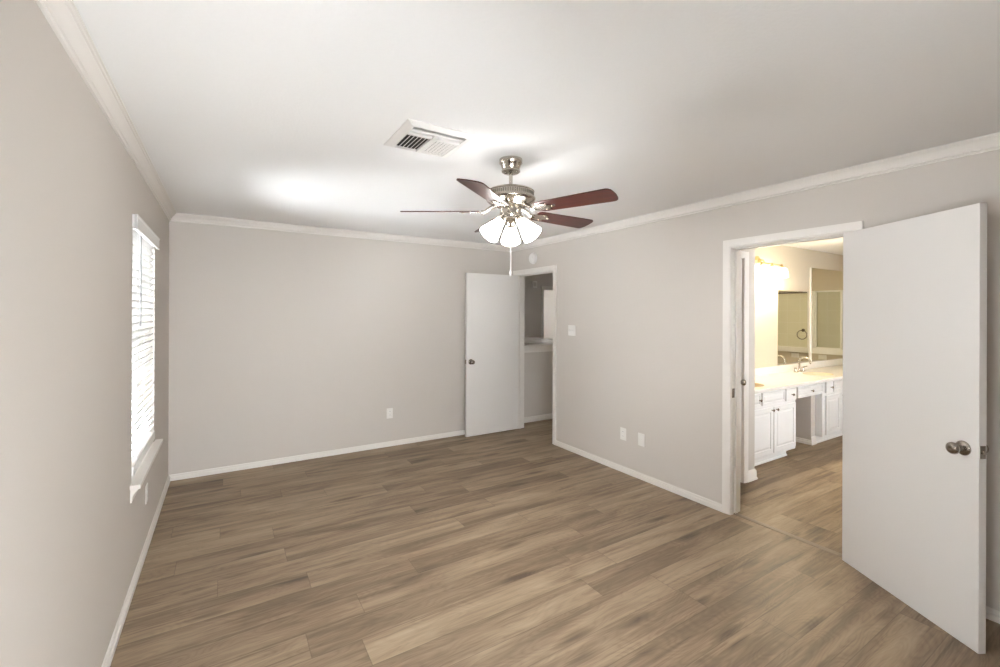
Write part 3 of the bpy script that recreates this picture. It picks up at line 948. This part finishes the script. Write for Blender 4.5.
cabinet('white vanity cabinet nearer the bathroom doorway with two doors', 4.206, 5.33, [
    ('drawer', 4.225, 4.60, zF0, zF1, 4.56), ('drawer', 4.625, 5.075, zF0, zF1, None), ('drawer', 5.10, 5.315, zF0, zF1, 5.21),
    ('door', 4.24, 4.835, zD0, zD1, 4.80), ('door', 4.85, 5.305, zD0, zD1, 4.885)], (4.206, 5.20, 2.447), 0.065)
cabinet('white vanity cabinet beyond the knee space, farther from the doorway', 5.97, 8.29, [
    ('drawer', 6.03, 6.20, zF0, zF1, 6.14), ('drawer', 6.225, 6.75, zF0, zF1, None), ('drawer', 6.775, 6.95, zF0, zF1, 6.86), ('drawer', 6.975, 8.25, zF0, zF1, 7.6),
    ('door', 6.03, 6.41, zD0 + 0.015, zD1, None), ('door', 6.425, 6.95, zD0 + 0.015, zD1, 6.46), ('door', 6.975, 7.6, zD0 + 0.015, zD1, 7.56), ('door', 7.615, 8.25, zD0 + 0.015, zD1, 7.65)],
    (5.97, 8.29, 2.49), 0.095)
pr = thing('knee_space_cabinet', 'shallow white drawer unit spanning the knee space between the two vanity cabinets', 'cabinet', (5.333, CF, 0.60))
MB().box(0, 0.634, 0, 0.45, 0.015, CT - 0.036 - 0.60, 0.002).build('drawer_box', M['cab'], pr)
f = panel_front(0.02, 0.615, 0.012, 0.133, frame=0.022).build('drawer_front', M['cab'], pr, smooth=None)
pull(f, 0.32, 0.072)
# drywall pier closing the knee space on its far side
mb = MB().box(5.868, 5.968, 2.49, VY, 0, 0.60)
struct(mb, 'wall_knee_space', M['wall'], 'greige side of the knee space under the vanity counter', 'wall')
mb = MB().run((5.868, 2.49), (5.868, VY), (-1, 0), BP, -1, 0).run((5.868, 2.49), (5.968, 2.49), (0, -1), BPB, -1, 0)
struct(mb, 'baseboard_knee_space', M['trim'], 'white baseboard inside the knee space of the vanity', 'baseboard')

# countertop with two integral oval basins
ct = thing('countertop', 'long cream vanity countertop with two oval basins', 'countertop', (4.206, VY, CT - 0.034))
top = MB()
cx0, cx1, cy0, cy1, tz = 0.0, 8.292 - 4.206, -(VY - 2.385), -0.003, 0.034
SN = [(4.74 - 4.206, 2.625 - VY, 0.21, 0.150), (6.40 - 4.206, 2.64 - VY, 0.21, 0.150)]
edges = [cx0, SN[0][0] - 0.30, SN[0][0] + 0.30, SN[1][0] - 0.30, SN[1][0] + 0.30, cx1]
for i in (0, 2, 4):
    top.add([(edges[i], cy0, tz), (edges[i + 1], cy0, tz), (edges[i + 1], cy1, tz), (edges[i], cy1, tz)], [(0, 1, 2, 3)])
bowls = []
for (sx, sy, a, b_) in SN:
    x0, x1 = sx - 0.30, sx + 0.30
    angs = sorted({2 * PI * k / 48 for k in range(48)} | {math.atan2(yy - sy, xx - sx) % (2 * PI) for xx in (x0, x1) for yy in (cy0, cy1)})
    n = len(angs)
    outer, inner = [], []
    for t in angs:
        dx, dy = math.cos(t), math.sin(t)
        s = min([((x1 - sx) / dx) if dx > 1e-9 else 9e9, ((x0 - sx) / dx) if dx < -1e-9 else 9e9, ((cy1 - sy) / dy) if dy > 1e-9 else 9e9, ((cy0 - sy) / dy) if dy < -1e-9 else 9e9])
        outer.append((sx + dx * s, sy + dy * s, tz))
        inner.append((sx + a * dx, sy + b_ * dy, tz))
    top.add(outer + inner, [(k, (k + 1) % n, n + (k + 1) % n, n + k) for k in range(n)])
    bw = MB()
    rings = [(1.0, 0.0), (0.97, -0.012), (0.90, -0.05), (0.75, -0.095), (0.5, -0.122), (0.2, -0.132), (0.06, -0.134)]
    vs = [(sx + a * s * math.cos(t), sy + b_ * s * math.sin(t), tz + z) for s, z in rings for t in angs]
    fs = [(r * n + k, r * n + (k + 1) % n, (r + 1) * n + (k + 1) % n, (r + 1) * n + k) for r in range(len(rings) - 1) for k in range(n)]
    fs.append(tuple((len(rings) - 1) * n + k for k in range(n)))
    bw.add(vs, fs)
    bowls.append(bw)
# front, ends and underside lip
top.add([(cx0, cy0, tz), (cx1, cy0, tz), (cx1, cy0 - 0.004, tz - 0.005), (cx0, cy0 - 0.004, tz - 0.005), (cx1, cy0 - 0.004, 0.002), (cx0, cy0 - 0.004, 0.002), (cx1, cy0 + 0.02, 0.002), (cx0, cy0 + 0.02, 0.002)],
        [(0, 1, 2, 3), (3, 2, 4, 5), (5, 4, 6, 7)])
top.add([(cx0, cy0, tz), (cx0, cy1, tz), (cx0, cy1, 0), (cx0, cy0, 0)], [(0, 1, 2, 3)])
top.build('counter_top', M['counter'], ct, smooth=None)
for bw in bowls:
    bw.build('basin', M['basin'], ct)['label'] = 'beige oval basin'
MB().box(cx0, cx1, cy1 - 0.018, cy1, tz, tz + 0.095, 0.003).build('backsplash', M['counter'], ct)

# faucet
fa = thing('faucet', 'gooseneck nickel faucet on the vanity counter below the mirrors', 'faucet', (6.40, 2.855, CT + 0.0006))
MB().lathe([(0.028, 0), (0.028, 0.006), (0.020, 0.016), (0.014, 0.03), (0.012, 0.05)], 24).build('base', M['nickel'], fa, smooth=50)
pts = [(0, 0, 0.04), (0, 0, 0.13)] + [(0, -0.065 + 0.065 * math.cos(t), 0.13 + 0.065 * math.sin(t)) for t in [PI * k / 10 for k in range(1, 10)]] + [(0, -0.13, 0.115)]
MB().tube(pts, 0.0105, 14).build('spout', M['nickel'], fa)
for s in (-1, 1):
    hd = MB().lathe([(0.026, 0), (0.026, 0.006), (0.018, 0.014), (0.014, 0.04), (0.017, 0.052), (0.012, 0.060)], 20)
    hd.xf(Matrix.Translation((s * 0.10, 0, 0)))
    hd.tube([(s * 0.10, 0, 0.052), (s * 0.135, -0.012, 0.062), (s * 0.165, -0.02, 0.066)], [0.008, 0.006, 0.006], 10)
    hd.build('handle', M['nickel'], fa)

# mirrors
def mirror(label, x0, x1, z0, z1):
    m = thing('wall_mirror', label, 'mirror', ((x0 + x1) / 2, VY, z0))
    hw_ = (x1 - x0) / 2
    MB().box(-hw_, hw_, -0.006, -0.0005, 0, z1 - z0).build('glass', M['mirror'], m, smooth=None)
    return m
mirror('shorter wall mirror right of the bathroom light, left of the taller mirror', 6.035, 6.86, CT + 0.098, 1.848)
mb_ = mirror('taller wall mirror at the right of the bathroom view', 6.935, 8.15, CT + 0.098, 2.188)
MB().box(-0.645, -0.608, -0.012, -0.0005, 0, 1.308, 0.003).build('mirror_edge', M['ledge'], mb_)['label'] = 'white edge strip'

# bathroom light
vl = thing('vanity_light', 'four-shade lit bath bar with brass fittings on the vanity wall', 'light fixture', (5.55, VY, 2.16))
MB().lathe([(0.058, 0), (0.058, 0.010), (0.050, 0.020), (0.030, 0.028), (0.012, 0.032)], 32, Matrix.Rotation(R(90), 4, 'X')).xf(Matrix.Translation((0, 0, 0.035))).build('back_plate', M['brass'], vl, smooth=50)
MB().tube([(0, -0.02, 0.035), (0, -0.07, 0.032), (0, -0.085, 0.0)], 0.010, 12).build('arm', M['brass'], vl)
MB().tube([(-0.41, -0.085, -0.005), (0.41, -0.085, -0.005)], 0.009, 12).build('bar', M['brass'], vl)
for sx in (-0.36, -0.12, 0.12, 0.36):
    so = MB().lathe([(0.006, 0.018), (0.010, 0.004), (0.014, -0.006), (0.024, -0.022), (0.032, -0.036), (0.030, -0.042)], 20).xf(Matrix.Translation((sx, -0.115, -0.012))).build('lamp_socket', M['brass'], vl, smooth=50)
    sh = MB().lathe([(0.030, -0.03), (0.046, -0.040), (0.058, -0.062), (0.064, -0.095), (0.066, -0.135), (0.068, -0.15), (0.065, -0.15), (0.060, -0.095), (0.054, -0.062), (0.042, -0.044), (0.028, -0.036)], 28, caps=False)
    sh.xf(Matrix.Translation((sx, -0.115, -0.012))).build('lamp_shade', M['bath_shade'], so)['label'] = 'glowing frosted glass shade'
    ld = bpy.data.lights.new('bath_lamp', 'POINT')
    ld.energy = BATH_W
    ld.color = (1.0, 0.85, 0.60)
    ld.shadow_soft_size = 0.05
    lo = bpy.data.objects.new('bath_lamp', ld)
    COL.objects.link(lo)
    lo.parent = so
    lo.location = (sx, -0.115, -0.23)

# bathroom end wall, seen in the mirrors: tile, ledge, framed shower panel, towel ring, outlets
mb = MB().box(BX1 - 0.012, BX1 - 0.0005, 0.3, VY - 0.001, 0.985, 1.93)
struct(mb, 'trim_11', M['tile'], 'sage beige wall tile reflected in the bathroom mirrors', 'wall tile', loc=(BX1, 0, 0))
mb = MB().box(BX1 - 0.06, BX1 - 0.0005, 0.3, VY - 0.001, 0.895, 0.985, 0.004)
struct(mb, 'trim_12', M['ledge'], 'white ledge below the tile reflected in the bathroom mirrors', 'ledge')
shp = thing('shower_panel', 'framed glass shower panel reflected in the taller mirror', 'shower panel', (BX1 - 0.05, 2.63, 0.985))
fr = MB()
for (y0, y1, z0, z1) in ((-0.19, -0.165, 0, 0.94), (0.165, 0.19, 0, 0.94), (-0.19, 0.19, 0.915, 0.94), (-0.19, 0.19, 0, 0.02)):
    fr.box(-0.012, 0.012, y0, y1, z0, z1, 0.003)
fr.build('frame', M['ledge'], shp)
MB().box(-0.003, 0.003, -0.165, 0.165, 0.02, 0.915).build('pane', M['glass'], shp)
MB().box(-0.016, 0.016, -0.30, -0.192, 0, 0.94, 0.004).build('post', M['ledge'], shp)
rl = MB().box(BX1 - 0.05, BX1 - 0.012, 1.4, 2.325, 1.895, 1.925, 0.004)
tag(rl.build('curtain_rail', M['nickel_dark']), 'dark metal rail above the tile reflected in the shorter mirror', 'rail')
tr = thing('towel_ring', 'round metal towel ring reflected in the shorter mirror', 'towel ring', (BX1 - 0.012, 2.25, 1.27))
MB().lathe([(0.026, 0), (0.026, 0.008), (0.014, 0.016), (0.009, 0.05)], 20, Matrix.Rotation(R(-90), 4, 'Y')).build('mount', M['nickel_dark'], tr, smooth=50)
MB().tube([(-0.045, 0.075 * math.sin(t), -0.075 + 0.075 * math.cos(t)) for t in [2 * PI * k / 24 for k in range(25)]], 0.006, 8).build('ring', M['nickel_dark'], tr)
for yy, lab in ((2.12, 'white outlet below the ledge reflected in the shorter mirror'), (2.53, 'white outlet below the ledge reflected in the taller mirror')):
    o = thing('wall_outlet', lab, 'outlet', (BX1, yy, 0.838), group='outlets in the bathroom')
    plate_parts(o, ROT_R, 0.117, 0.075, kind='blank')
